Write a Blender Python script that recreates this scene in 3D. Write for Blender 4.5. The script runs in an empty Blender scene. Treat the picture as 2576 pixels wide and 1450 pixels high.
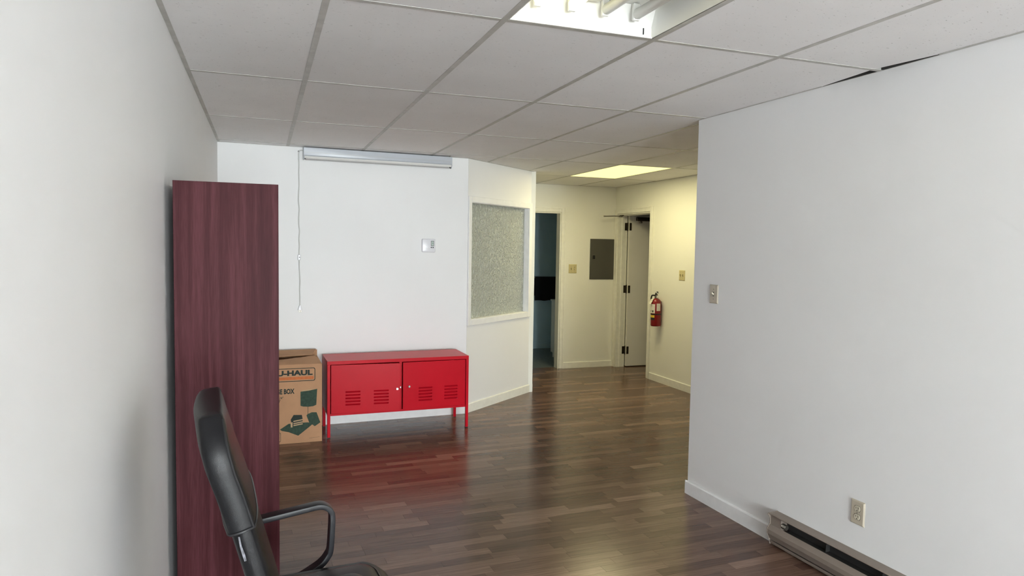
import bpy, math, random
from mathutils import Vector, Matrix
import numpy as np
random.seed(7)
SC = bpy.context.scene
COL = SC.collection
R = math.radians
PI = math.pi

# ------------------------------------------------------------------ camera
CAMZ, CEIL = 1.569, 2.383
F_PX, YAW, PITCH, ROLL = 1738.06, 0.3476, -0.0586, -0.0162
fw = Vector((math.sin(YAW) * math.cos(PITCH), math.cos(YAW) * math.cos(PITCH), math.sin(PITCH)))
rt = Vector((math.cos(YAW), -math.sin(YAW), 0))
dn = fw.cross(rt)
r2 = math.cos(ROLL) * rt + math.sin(ROLL) * dn
d2 = -math.sin(ROLL) * rt + math.cos(ROLL) * dn
cam = bpy.data.cameras.new('camera')
cam.sensor_width = 36.0
cam.lens = F_PX / 2576 * 36.0
cam.clip_start = 0.02
co = bpy.data.objects.new('camera', cam)
COL.objects.link(co)
m = Matrix((r2, -d2, -fw)).transposed().to_4x4()
m.translation = (0, 0, CAMZ)
co.matrix_world = m
SC.camera = co

# ------------------------------------------------------------------ world, daylight, exposure
W = bpy.data.worlds.new('overcast_sky')
SC.world = W
W.use_nodes = True
W.node_tree.nodes['Background'].inputs[0].default_value = (0.93, 0.965, 1.0, 1)
W.node_tree.nodes['Background'].inputs[1].default_value = 48.0
SC.view_settings.view_transform = 'Standard'
SC.view_settings.look = 'None'
SC.view_settings.gamma = 1.0
SC.view_settings.use_curve_mapping = False
SC.view_settings.exposure = 0.18
WIN = dict(x0=-0.25, x1=2.05, z0=0.12, z1=2.33)         # shop window behind the camera
FRONT_Y = -5.8
pl = bpy.data.lights.new('window_portal', 'AREA')
pl.shape = 'RECTANGLE'
pl.size, pl.size_y = WIN['x1'] - WIN['x0'], WIN['z1'] - WIN['z0']
pl.cycles.is_portal = True
po = bpy.data.objects.new('window_portal', pl)
COL.objects.link(po)
po.location = ((WIN['x0'] + WIN['x1']) / 2, FRONT_Y - 0.13, (WIN['z0'] + WIN['z1']) / 2)
po.rotation_euler = (R(90), 0, 0)                       # shines towards +Y
try:
    SC.cycles.max_bounces = 6
    SC.cycles.diffuse_bounces = 4
    SC.cycles.transmission_bounces = 4
    SC.cycles.adaptive_threshold = 0.12
    SC.cycles.adaptive_min_samples = 16
    SC.cycles.sample_clamp_indirect = 25.0
except Exception:
    pass

# ------------------------------------------------------------------ materials
def nodes(name):
    mt = bpy.data.materials.new(name)
    mt.use_nodes = True
    nt = mt.node_tree
    return mt, nt, nt.nodes['Principled BSDF']

def N(nt, typ, **kw):
    n = nt.nodes.new(typ)
    for k, v in kw.items():
        if k.startswith('i_'):
            n.inputs[k[2:].replace('_', ' ')].default_value = v
        else:
            setattr(n, k, v)
    return n

def coords(nt, kind='Object', scale=(1, 1, 1), rot=(0, 0, 0), world=False):
    mp = N(nt, 'ShaderNodeMapping')
    mp.inputs['Scale'].default_value = scale
    mp.inputs['Rotation'].default_value = rot
    if world:
        g = N(nt, 'ShaderNodeNewGeometry')
        nt.links.new(g.outputs['Position'], mp.inputs[0])
    else:
        tc = N(nt, 'ShaderNodeTexCoord')
        nt.links.new(tc.outputs[kind], mp.inputs[0])
    return mp

def ramp(nt, stops):
    r = N(nt, 'ShaderNodeValToRGB')
    e = r.color_ramp.elements
    while len(e) < len(stops):
        e.new(0.5)
    for el, (p, c) in zip(e, stops):
        el.position = p
        el.color = (*c, 1)
    return r

def plain(name, col, rough=0.5, metal=0.0, bump=0.0, bscale=200, var=0.0, spec=0.5, vscale=3.0, coat=0.0, emit=None, estr=0.0):
    mt, nt, b = nodes(name)
    b.inputs['Base Color'].default_value = (*col, 1)
    b.inputs['Roughness'].default_value = rough
    b.inputs['Metallic'].default_value = metal
    b.inputs['Specular IOR Level'].default_value = spec
    b.inputs['Coat Weight'].default_value = coat
    if emit:
        b.inputs['Emission Color'].default_value = (*emit, 1)
        b.inputs['Emission Strength'].default_value = estr
    if bump:
        mp = coords(nt, world=True)
        n = N(nt, 'ShaderNodeTexNoise', i_Scale=bscale, i_Detail=3.0)
        nt.links.new(mp.outputs[0], n.inputs['Vector'])
        bp = N(nt, 'ShaderNodeBump', i_Strength=bump, i_Distance=0.002)
        nt.links.new(n.outputs[0], bp.inputs['Height'])
        nt.links.new(bp.outputs[0], b.inputs['Normal'])
    if var:
        mp = coords(nt, world=True)
        n = N(nt, 'ShaderNodeTexNoise', i_Scale=vscale, i_Detail=4.0)
        nt.links.new(mp.outputs[0], n.inputs['Vector'])
        lo = tuple(c * (1 - var) for c in col)
        hi = tuple(min(1, c * (1 + var)) for c in col)
        rp = ramp(nt, [(0.35, lo), (0.65, hi)])
        nt.links.new(n.outputs[0], rp.inputs[0])
        nt.links.new(rp.outputs[0], b.inputs['Base Color'])
    return mt

MT = {}
MT['wall'] = plain('white_wall_paint', (0.86, 0.86, 0.86), 0.55, var=0.012, vscale=1.5)
MT['cream'] = plain('cream_wall_paint', (0.87, 0.868, 0.80), 0.55, var=0.012, vscale=1.5)  # white wall paint with the hall lamp's yellow cast mixed into its colour
MT['trim'] = plain('white_trim_paint', (0.88, 0.88, 0.88), 0.4, var=0.02, vscale=20)
MT['trim_cream'] = plain('cream_trim_paint', (0.86, 0.855, 0.79), 0.4, var=0.03, vscale=20)
MT['door'] = plain('door_paint', (0.83, 0.81, 0.77), 0.45, var=0.02)
MT['blue'] = plain('blue_bathroom_paint', (0.50, 0.69, 0.80), 0.6, var=0.03)
MT['vinyl'] = plain('grey_vinyl', (0.13, 0.145, 0.145), 0.35, var=0.35, vscale=30)
MT['dark_floor'] = plain('dark_subfloor', (0.03, 0.022, 0.018), 0.7)
MT['tee'] = plain('grey_ceiling_tee', (0.52, 0.51, 0.48), 0.45, var=0.10, vscale=14)
MT['plenum'] = plain('plenum_board', (0.06, 0.058, 0.055), 0.9)
MT['white_metal'] = plain('white_enamel_metal', (0.82, 0.82, 0.80), 0.35)
MT['fixture'] = plain('white_fixture_enamel', (0.85, 0.85, 0.82), 0.3)
MT['strip'] = plain('white_strip_housing', (0.52, 0.55, 0.60), 0.3, var=0.02)
MT['plastic'] = plain('white_plastic', (0.78, 0.78, 0.82), 0.25)
MT['grey_plastic'] = plain('grey_cord_plastic', (0.62, 0.62, 0.60), 0.45)
MT['ivory'] = plain('ivory_plastic', (0.62, 0.57, 0.45), 0.35)
MT['almond'] = plain('almond_plastic', (0.53, 0.475, 0.38), 0.35)
MT['yellow_ivory'] = plain('aged_ivory_plastic', (0.60, 0.53, 0.30), 0.4)
MT['slot'] = plain('dark_slot', (0.015, 0.014, 0.012), 0.6)
MT['lcd'] = plain('lcd_screen', (0.48, 0.56, 0.52), 0.2)
MT['black'] = plain('black_plastic', (0.012, 0.012, 0.014), 0.38)
MT['arm'] = plain('black_arm_plastic', (0.012, 0.012, 0.015), 0.34, bump=0.05, bscale=600, spec=0.35)
MT['leather'] = plain('black_leather', (0.007, 0.007, 0.0085), 0.35, bump=0.22, bscale=800, spec=0.3)
MT['lining'] = plain('torn_lining', (0.13, 0.13, 0.15), 0.5, var=0.6, vscale=90)
MT['chrome'] = plain('chrome', (0.75, 0.75, 0.76), 0.18, metal=1.0)
MT['steel'] = plain('aged_steel', (0.22, 0.20, 0.17), 0.4, metal=0.9)
MT['bronze'] = plain('bronze_hinge', (0.045, 0.036, 0.026), 0.38, metal=0.6)
MT['red'] = plain('red_powder_coat', (0.56, 0.006, 0.018), 0.32, var=0.03, spec=0.15)
MT['ext_red'] = plain('extinguisher_red', (0.23, 0.008, 0.010), 0.28)
MT['white_label'] = plain('paper_label', (0.78, 0.76, 0.68), 0.6, var=0.12, vscale=140)
MT['yellow_label'] = plain('yellow_label', (0.72, 0.50, 0.04), 0.5)
MT['panel_grey'] = plain('grey_panel_enamel', (0.088, 0.085, 0.075), 0.42, var=0.04)
MT['heater'] = plain('taupe_heater_enamel', (0.255, 0.21, 0.178), 0.45, var=0.03, vscale=12, spec=0.3)
MT['heater_dark'] = plain('dark_heater_core', (0.03, 0.029, 0.028), 0.5)
MT['towel'] = plain('black_towel', (0.012, 0.011, 0.016), 0.95, bump=0.6, bscale=300)
MT['green_ink'] = plain('green_print', (0.030, 0.062, 0.040), 0.75, var=0.22, vscale=60)
MT['dark_ink'] = plain('dark_print', (0.018, 0.030, 0.024), 0.75)
MT['orange_ink'] = plain('orange_print', (0.58, 0.16, 0.045), 0.75, var=0.08, vscale=60)
MT['pale_ink'] = plain('pale_print', (0.52, 0.36, 0.21), 0.8)
MT['card'] = plain('cardboard', (0.50, 0.278, 0.152), 0.85, bump=0.15, bscale=60, var=0.05, vscale=9)
MT['glass_clear'] = None

def mat_tile():
    mt, nt, b = nodes('mineral_fibre_tile')
    mp = coords(nt, world=True)
    n1 = N(nt, 'ShaderNodeTexNoise', i_Scale=130.0, i_Detail=2.0)
    mp2 = coords(nt, world=True, scale=(1.0, 2.4, 1))
    n2 = N(nt, 'ShaderNodeTexNoise', i_Scale=62.0, i_Detail=2.0, i_Distortion=0.6)
    n3 = N(nt, 'ShaderNodeTexNoise', i_Scale=2.3, i_Detail=3.0)
    for n, v in ((n1, mp), (n2, mp2), (n3, mp)):
        nt.links.new(v.outputs[0], n.inputs['Vector'])
    r1 = ramp(nt, [(0.255, (0.0,) * 3), (0.315, (1.0,) * 3)])
    nt.links.new(n2.outputs[0], r1.inputs[0])
    r3 = ramp(nt, [(0.3, (0.89, 0.885, 0.885)), (0.7, (0.94, 0.935, 0.935))])
    nt.links.new(n3.outputs[0], r3.inputs[0])
    oi = N(nt, 'ShaderNodeObjectInfo')
    mm = N(nt, 'ShaderNodeMath', operation='MULTIPLY_ADD')
    mm.inputs[1].default_value = 0.07
    mm.inputs[2].default_value = 0.95
    nt.links.new(oi.outputs['Random'], mm.inputs[0])
    mx = N(nt, 'ShaderNodeMix', data_type='RGBA', blend_type='MULTIPLY')
    mx.inputs[0].default_value = 1.0
    nt.links.new(r3.outputs[0], mx.inputs[6])
    nt.links.new(mm.outputs[0], mx.inputs[7])
    mx2 = N(nt, 'ShaderNodeMix', data_type='RGBA')
    mx2.inputs[6].default_value = (0.46, 0.455, 0.45, 1)
    nt.links.new(r1.outputs[0], mx2.inputs[0])
    nt.links.new(mx.outputs[2], mx2.inputs[7])
    nt.links.new(mx2.outputs[2], b.inputs['Base Color'])
    b.inputs['Roughness'].default_value = 0.9
    ad = N(nt, 'ShaderNodeMath', operation='MULTIPLY_ADD')
    ad.inputs[1].default_value = 0.35
    nt.links.new(n1.outputs[0], ad.inputs[0])
    nt.links.new(r1.outputs[0], ad.inputs[2])
    bp = N(nt, 'ShaderNodeBump', i_Strength=0.35, i_Distance=0.002)
    nt.links.new(ad.outputs[0], bp.inputs['Height'])
    nt.links.new(bp.outputs[0], b.inputs['Normal'])
    return mt
MT['tile'] = mat_tile()

def mat_plank():
    mt, nt, b = nodes('dark_walnut_laminate')
    oi = N(nt, 'ShaderNodeObjectInfo')
    at = N(nt, 'ShaderNodeAttribute', attribute_name='tone')
    ad = N(nt, 'ShaderNodeMath', operation='ADD')
    nt.links.new(oi.outputs['Random'], ad.inputs[0])
    nt.links.new(at.outputs['Fac'], ad.inputs[1])
    fr = N(nt, 'ShaderNodeMath', operation='FRACT')
    nt.links.new(ad.outputs[0], fr.inputs[0])
    base = ramp(nt, [(0.0, (0.100, 0.053, 0.038)), (0.35, (0.138, 0.077, 0.055)), (0.7, (0.170, 0.098, 0.070)), (0.88, (0.215, 0.128, 0.092)), (1.0, (0.270, 0.168, 0.122))])
    nt.links.new(fr.outputs[0], base.inputs[0])
    g = N(nt, 'ShaderNodeNewGeometry')
    off = N(nt, 'ShaderNodeVectorMath', operation='SCALE')
    comb = N(nt, 'ShaderNodeCombineXYZ')
    nt.links.new(fr.outputs[0], comb.inputs[0])
    nt.links.new(fr.outputs[0], comb.inputs[2])
    nt.links.new(comb.outputs[0], off.inputs[0])
    off.inputs['Scale'].default_value = 37.0
    va = N(nt, 'ShaderNodeVectorMath', operation='ADD')
    nt.links.new(g.outputs['Position'], va.inputs[0])
    nt.links.new(off.outputs[0], va.inputs[1])
    mp = N(nt, 'ShaderNodeMapping')
    mp.inputs['Scale'].default_value = (5.0, 110.0, 1.0)
    mp.inputs['Rotation'].default_value = (0, 0, -R(2.6))
    nt.links.new(va.outputs[0], mp.inputs[0])
    n = N(nt, 'ShaderNodeTexNoise', i_Scale=1.0, i_Detail=5.0, i_Roughness=0.65)
    nt.links.new(mp.outputs[0], n.inputs['Vector'])
    gr = ramp(nt, [(0.28, (0.66,) * 3), (0.72, (1.25,) * 3)])
    nt.links.new(n.outputs[0], gr.inputs[0])
    mx = N(nt, 'ShaderNodeMix', data_type='RGBA', blend_type='MULTIPLY')
    mx.inputs[0].default_value = 1.0
    nt.links.new(base.outputs[0], mx.inputs[6])
    nt.links.new(gr.outputs[0], mx.inputs[7])
    nt.links.new(mx.outputs[2], b.inputs['Base Color'])
    b.inputs['Roughness'].default_value = 0.22
    b.inputs['Specular IOR Level'].default_value = 0.36
    return mt
MT['plank'] = mat_plank()

def mat_mahogany():
    mt, nt, b = nodes('mahogany_laminate')
    mp = coords(nt, world=True, scale=(38, 38, 1.1))
    n = N(nt, 'ShaderNodeTexNoise', i_Scale=1.0, i_Detail=4.0, i_Distortion=0.5)
    nt.links.new(mp.outputs[0], n.inputs['Vector'])
    mp2 = coords(nt, world=True, scale=(260, 260, 14))
    n2 = N(nt, 'ShaderNodeTexNoise', i_Scale=1.0, i_Detail=2.0)
    nt.links.new(mp2.outputs[0], n2.inputs['Vector'])
    mx0 = N(nt, 'ShaderNodeMath', operation='MULTIPLY_ADD')
    mx0.inputs[1].default_value = 0.35
    nt.links.new(n2.outputs[0], mx0.inputs[0])
    nt.links.new(n.outputs[0], mx0.inputs[2])
    rp = ramp(nt, [(0.42, (0.036, 0.0075, 0.0100)), (0.65, (0.055, 0.0125, 0.0160)), (0.92, (0.095, 0.027, 0.034))])
    nt.links.new(mx0.outputs[0], rp.inputs[0])
    nt.links.new(rp.outputs[0], b.inputs['Base Color'])
    b.inputs['Roughness'].default_value = 0.5
    b.inputs['Specular IOR Level'].default_value = 0.10
    return mt
MT['mahogany'] = mat_mahogany()

def mat_obscure():
    mt, nt, b = nodes('obscure_patterned_glass')
    b.inputs['Base Color'].default_value = (0.86, 0.90, 0.83, 1)
    b.inputs['Roughness'].default_value = 0.12
    b.inputs['Transmission Weight'].default_value = 0.45
    b.inputs['IOR'].default_value = 1.5
    mp = coords(nt, 'Object', scale=(40, 1, 24))
    nz = N(nt, 'ShaderNodeTexNoise', i_Scale=1.0, i_Detail=1.5, i_Roughness=0.6, i_Distortion=0.4)
    nt.links.new(mp.outputs[0], nz.inputs['Vector'])
    ml = N(nt, 'ShaderNodeMath', operation='MULTIPLY')
    ml.inputs[1].default_value = 20.0
    nt.links.new(nz.outputs[0], ml.inputs[0])
    sn = N(nt, 'ShaderNodeMath', operation='SINE')
    nt.links.new(ml.outputs[0], sn.inputs[0])
    bp = N(nt, 'ShaderNodeBump', i_Strength=1.0, i_Distance=0.0055)
    nt.links.new(sn.outputs[0], bp.inputs['Height'])
    nt.links.new(bp.outputs[0], b.inputs['Normal'])
    return mt
MT['obscure'] = mat_obscure()

def mat_pane():
    mt = bpy.data.materials.new('clear_window_glass')
    mt.use_nodes = True
    nt = mt.node_tree
    nt.nodes.clear()
    o = N(nt, 'ShaderNodeOutputMaterial')
    t = N(nt, 'ShaderNodeBsdfTransparent')
    t.inputs[0].default_value = (0.95, 0.97, 0.96, 1)
    g = N(nt, 'ShaderNodeBsdfGlossy')
    g.inputs['Roughness'].default_value = 0.02
    mx = N(nt, 'ShaderNodeMixShader')
    mx.inputs[0].default_value = 0.06
    nt.links.new(t.outputs[0], mx.inputs[1])
    nt.links.new(g.outputs[0], mx.inputs[2])
    nt.links.new(mx.outputs[0], o.inputs[0])
    return mt
MT['glass_clear'] = mat_pane()
MT['diffuser'] = plain('lit_acrylic_diffuser', (0.35, 0.32, 0.14), 0.5, emit=(1.0, 0.93, 0.36), estr=1.25)
MT['tube_on'] = plain('lit_fluorescent_tube', (0.85, 0.84, 0.7), 0.4, emit=(1.0, 0.90, 0.42), estr=2.4)
MT['tube_grey'] = plain('dusty_fluorescent_tube', (0.50, 0.50, 0.50), 0.35)  # even mid grey, darker than tube_off
MT['tube_off'] = plain('unlit_fluorescent_tube', (0.80, 0.80, 0.76), 0.3)

# ------------------------------------------------------------------ mesh builder
class MB:
    def __init__(s):
        s.v, s.f = [], []
    def add(s, vs, fs):
        o = len(s.v)
        s.v += [tuple(v) for v in vs]
        s.f += [tuple(i + o for i in f) for f in fs]
        return s
    def box(s, x0, x1, y0, y1, z0, z1):
        vs = [(x, y, z) for z in (z0, z1) for y in (y0, y1) for x in (x0, x1)]
        return s.add(vs, [(0, 2, 3, 1), (4, 5, 7, 6), (0, 1, 5, 4), (2, 6, 7, 3), (0, 4, 6, 2), (1, 3, 7, 5)])
    def poly_z(s, pts, z0, z1):                       # polygon in xy (ccw), extruded in z
        n = len(pts)
        vs = [(x, y, z0) for x, y in pts] + [(x, y, z1) for x, y in pts]
        fs = [tuple(range(n - 1, -1, -1)), tuple(range(n, 2 * n))]
        fs += [(i, (i + 1) % n, n + (i + 1) % n, n + i) for i in range(n)]
        return s.add(vs, fs)
    def poly_x(s, pts, x0, x1):                       # polygon in yz (ccw seen from +x), extruded in x
        n = len(pts)
        vs = [(x0, y, z) for y, z in pts] + [(x1, y, z) for y, z in pts]
        fs = [tuple(range(n - 1, -1, -1)), tuple(range(n, 2 * n))]
        fs += [(i, (i + 1) % n, n + (i + 1) % n, n + i) for i in range(n)]
        return s.add(vs, fs)
    def poly_y(s, pts, y0, y1):                       # polygon in xz (ccw seen from -y), extruded in y (y0 front)
        n = len(pts)
        vs = [(x, y0, z) for x, z in pts] + [(x, y1, z) for x, z in pts]
        fs = [tuple(range(n)), tuple(range(2 * n - 1, n - 1, -1))]
        fs += [(i, n + i, n + (i + 1) % n, (i + 1) % n) for i in range(n)]
        return s.add(vs, fs)
    def loft(s, rings, cap=True, closed=True):
        n = len(rings[0])
        vs = [p for r_ in rings for p in r_]
        fs = []
        for k in range(len(rings) - 1):
            for i in range(n if closed else n - 1):
                j = (i + 1) % n
                fs.append((k * n + i, k * n + j, (k + 1) * n + j, (k + 1) * n + i))
        if cap:
            fs.append(tuple(range(n - 1, -1, -1)))
            fs.append(tuple(range((len(rings) - 1) * n, len(rings) * n)))
        return s.add(vs, fs)
    def lathe(s, prof, n=24, c=(0, 0, 0), axis='z'):
        rings = []
        for r_, h in prof:
            ring = []
            for i in range(n):
                a = 2 * PI * i / n
                p = (r_ * math.cos(a), r_ * math.sin(a), h)
                if axis == 'y':
                    p = (p[0], -h, p[1])
                elif axis == 'x':
                    p = (h, p[0], p[1])
                ring.append((p[0] + c[0], p[1] + c[1], p[2] + c[2]))
            rings.append(ring)
        return s.loft(rings)
    def sweep(s, path, sec, up=(0, 1, 0), closed=False):
        """sec: (a, b) points; a along `up`-derived side, b along the other normal"""
        P = [Vector(p) for p in path]
        rings = []
        U = Vector(up)
        for i, p in enumerate(P):
            if closed:
                t = P[(i + 1) % len(P)] - P[i - 1]
            else:
                t = P[min(i + 1, len(P) - 1)] - P[max(i - 1, 0)]
            t.normalize()
            a = (U - t * U.dot(t))
            if a.length < 1e-5:
                a = Vector((1, 0, 0)) - t * t.x
            a.normalize()
            b = t.cross(a)
            rings.append([tuple(p + a * q[0] + b * q[1]) for q in sec])
        if closed:
            rings.append(rings[0])
        return s.loft(rings, cap=not closed)
    def tube(s, path, r_, n=8, up=(0, 0.2, 1), closed=False):
        sec = [(r_ * math.cos(2 * PI * i / n), r_ * math.sin(2 * PI * i / n)) for i in range(n)]
        return s.sweep(path, sec, up, closed)
    def build(s, name, mat, parent=None, bevel=0.0, seg=2, smooth=False, loc=None, rot=None, kind=None, ang=40):
        me = bpy.data.meshes.new(name)
        me.from_pydata(s.v, [], s.f)
        me.materials.append(MT[mat])
        import bmesh
        bm = bmesh.new()
        bm.from_mesh(me)
        bmesh.ops.recalc_face_normals(bm, faces=bm.faces)
        bm.to_mesh(me)
        bm.free()
        o = bpy.data.objects.new(name, me)
        COL.objects.link(o)
        if parent is not None:
            o.parent = parent
        if loc:
            o.location = loc
        if rot:
            o.rotation_euler = rot
        if bevel:
            bv = o.modifiers.new('bevel', 'BEVEL')
            bv.width, bv.segments, bv.limit_method, bv.angle_limit = bevel, seg, 'ANGLE', R(35)
            smooth = True
        if smooth:
            me.shade_smooth()
            me.set_sharp_from_angle(angle=R(ang))
        if kind:
            o['kind'] = kind
        return o

def box(name, mat, parent, d, bevel=0.0, **kw):
    return MB().box(*d).build(name, mat, parent, bevel, **kw)

def thing(name, label, cat, loc=(0, 0, 0), rotz=0.0, group=None):
    o = bpy.data.objects.new(name, None)
    o.empty_display_size = 0.1
    COL.objects.link(o)
    o.location = loc
    o.rotation_euler = (0, 0, rotz)
    o['label'] = label
    o['category'] = cat
    if group:
        o['group'] = group
    return o

def struct_empty(name, loc=(0, 0, 0), rotz=0.0):
    o = bpy.data.objects.new(name, None)
    o.empty_display_size = 0.1
    COL.objects.link(o)
    o.location = loc
    o.rotation_euler = (0, 0, rotz)
    o['kind'] = 'structure'
    return o

# a wall frame: x runs along the wall (room on the right-hand side of the walk), y points INTO the wall, z up
class Frame:
    def __init__(s, A, B):
        s.A, s.B = Vector(A), Vector(B)
        d = s.B - s.A
        s.len = d.length
        s.u = d.normalized()
        s.ang = math.atan2(d.y, d.x)
    def at(s, u, z=0.0, y=0.0):
        p = s.A + s.u * u + Vector((-s.u.y, s.u.x)) * y
        return (p.x, p.y, z)

X_L = -0.335
FL = Frame((X_L, FRONT_Y), (X_L, 8.2))                 # left wall
FB = Frame((X_L, 6.11), (1.80, 6.20))                  # back wall
FA = Frame((1.80, 6.20), (2.765, 6.97))                # angled wall
FF = Frame((X_L, 8.2), (4.42, 8.2))                    # far wall (bathroom door, panel)
FH = Frame((4.42, 8.2), (4.42, 3.73))                  # hall right wall
RWS = 0.0205
FR = Frame((2.58, 3.73), (2.58 + RWS * (3.73 - FRONT_Y), FRONT_Y))   # partition beside the camera
X_RF = 2.58 + RWS * (3.73 - FRONT_Y)
H = 2.55

def wall(name, fr, mat, pieces, thick=0.12):
    mb = MB()
    for (u0, u1, z0, z1) in pieces:
        mb.box(u0, u1, 0, thick, z0, z1)
    o = mb.build(name, mat, loc=(fr.A.x, fr.A.y, 0), rot=(0, 0, fr.ang), kind='structure')
    return o

# ------------------------------------------------------------------ room shell
wall('wall_left', FL, 'wall', [(-0.12, FL.len + 0.12, -0.05, H)])
wall('wall_back', FB, 'wall', [(0, FB.len - 0.002, -0.05, H)], 0.10)
AWIN = dict(u0=0.047, u1=1.125, z0=0.878, z1=1.990)    # opening in the angled wall
L_ = FA.len
wall('wall_angled', FA, 'wall', [(0, AWIN['u0'], -0.05, H), (AWIN['u1'], L_, -0.05, H), (AWIN['u0'], AWIN['u1'], -0.05, AWIN['z0']), (AWIN['u0'], AWIN['u1'], AWIN['z1'], H)], 0.11)
mb = MB().box(2.655, 2.764, 6.93, 8.2, -0.05, H)
mb.build('wall_passage', 'cream', kind='structure')
D1 = (2.875 - X_L, 3.635 - X_L, 2.035)                 # bathroom door opening on the far wall
wall('wall_far', FF, 'cream', [(0, D1[0], -0.05, H), (D1[1], FF.len + 0.12, -0.05, H), (D1[0], D1[1], D1[2], H)], 0.11)
D2 = (0.068, 0.888, 2.035)                             # second door opening on the hall wall
wall('wall_hall', FH, 'cream', [(-0.0, D2[0], -0.05, H), (D2[1], FH.len, -0.05, H), (D2[0], D2[1], D2[2], H)], 0.13)
wall('wall_right', FR, 'wall', [(0, FR.len, -0.05, H)], 0.12)
MB().box(2.70, 4.55, 3.61, 3.73, -0.05, H).build('wall_return', 'cream', kind='structure')
# shop front behind the camera
FFR = Frame((X_RF, FRONT_Y), (X_L, FRONT_Y))
w0, w1 = X_RF - WIN['x1'], X_RF - WIN['x0']
wall('wall_front', FFR, 'wall', [(-0.12, w0, -0.05, H), (w1, FFR.len + 0.12, -0.05, H), (w0, w1, -0.05, WIN['z0']), (w0, w1, WIN['z1'], H)], 0.12)
wf = struct_empty('window_2', (X_RF, FRONT_Y, 0), FFR.ang)
fm = MB()
for a in (w0, (w0 + w1) / 2 - 0.025, w1 - 0.05):
    fm.box(a, a + 0.05, 0.03, 0.09, WIN['z0'], WIN['z1'])
fm.box(w0, w1, 0.03, 0.09, WIN['z0'], WIN['z0'] + 0.05)
fm.box(w0, w1, 0.03, 0.09, WIN['z1'] - 0.05, WIN['z1'])
fm.build('window_frame', 'white_metal', wf)
for a, b in ((w0 + 0.05, (w0 + w1) / 2 - 0.025), ((w0 + w1) / 2 + 0.025, w1 - 0.05)):
    box('pane', 'glass_clear', wf, (a, b, 0.058, 0.062, WIN['z0'] + 0.05, WIN['z1'] - 0.05))
# bathroom and store room shells
MB().box(2.35, 4.67, 9.95, 10.05, -0.05, H).build('wall_bathroom_back', 'blue', kind='structure')
MB().box(2.35, 2.45, 8.31, 9.95, -0.05, H).build('wall_bathroom_left', 'blue', kind='structure')
MB().box(4.56, 4.66, 8.31, 9.95, -0.05, H).build('wall_bathroom_right', 'blue', kind='structure')
MB().box(2.45, 4.56, 8.309, 9.95, -0.05, 0.0).build('floor_bathroom', 'vinyl', kind='structure')
MB().box(2.45, 4.56, 9.938, 9.95, 0.0, 0.085).build('baseboard_bathroom', 'blue', kind='structure')
MB().box(6.1, 6.2, 6.3, 8.4, -0.05, H).build('wall_store_end', 'cream', kind='structure')
MB().box(4.5405, 6.1, 8.25, 8.309, -0.05, H).build('wall_store_back', 'cream', kind='structure')
MB().box(4.55, 6.1, 6.3, 6.4, -0.05, H).build('wall_store_near', 'cream', kind='structure')

# ------------------------------------------------------------------ floor of narrow laminate strips
floor = MB().box(X_L, 6.1, FRONT_Y, 8.309, -0.05, -0.004).build('floor', 'dark_floor', kind='structure')
ANG = R(2.6)
ca, sa = math.cos(ANG), math.sin(ANG)
def rw_x(y):
    return 2.58 + RWS * (3.73 - y)
def in_room(x, y):
    if x < X_L or x > 4.42 or y < FRONT_Y or y > 8.2:
        return 4.42 <= x <= 5.6 and 7.0 < y < 8.25 or (2.88 < x < 3.63 and 8.2 <= y < 8.309)
    if y < 3.73 and x > rw_x(y):
        return False
    if y > 6.11 + (x - X_L) * 0.0421:                   # behind the back wall line
        side = (x - 1.80) * 0.77 - (y - 6.20) * 0.965    # >0: room side of the angled wall
        if side < 0 and x < 2.765:
            return False
    return True
def project(x, y, z):
    q = Vector((x, y, z)) - Vector((0, 0, CAMZ))
    d = q.dot(fw)
    if d < 0.05:
        return None
    return 1288 + F_PX * q.dot(r2) / d, 725 + F_PX * q.dot(d2) / d
SW = 0.0655
strips = []
rowi = 0
v = -6.2
while v < 9.0:
    u = -1.2 - random.random() * 0.5
    while u < 6.6:
        ln = random.choice((0.26, 0.34, 0.42, 0.50, 0.62, 0.74))
        uc, vc = u + ln / 2, v + SW / 2
        x, y = uc * ca - vc * sa, uc * sa + vc * ca
        pts = [(uu * ca - vc * sa, uu * sa + vc * ca) for uu in (u + 0.02, uc, u + ln - 0.02)]
        if any(in_room(*p) for p in pts):
            ps = [project(px, py, 0) for px, py in [(uu * ca - vv * sa, uu * sa + vv * ca) for uu, vv in ((u, v), (u + ln, v), (u + ln, v + SW), (u, v + SW))]]
            area = 0
            if all(ps):
                area = abs(sum(ps[i][0] * ps[(i + 1) % 4][1] - ps[(i + 1) % 4][0] * ps[i][1] for i in range(4))) / 2
                c_ = project(x, y, 0)
                vis = 695 < c_[0] < 1950 and c_[1] < 1470 and not (c_[0] > 1728 and c_[1] < 1240 + (c_[0] - 1728) * 0.56 + 5)
                if not vis or not in_room(x, y) or y > 8.1:
                    area = 0
            strips.append((area, x, y, ln))
        u += ln
    v += SW
strips.sort(key=lambda t: -t[0])
pm = {}
def strip_mesh(ln):
    if ln not in pm:
        g = 0.0004
        me = bpy.data.meshes.new('plank')
        b_ = MB().box(-ln / 2 + g, ln / 2 - g, -SW / 2 + g, SW / 2 - g, -0.004, 0.0)
        me.from_pydata(b_.v, [], b_.f)
        me.materials.append(MT['plank'])
        pm[ln] = me
    return pm[ln]
for a_, x, y, ln in strips[:300]:
    o = bpy.data.objects.new('plank', strip_mesh(ln))
    COL.objects.link(o)
    o.parent = floor
    o.location = (x, y, 0)
    o.rotation_euler = (0, 0, ANG)
rest = MB()
tones = []
g = 0.0004
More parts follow.
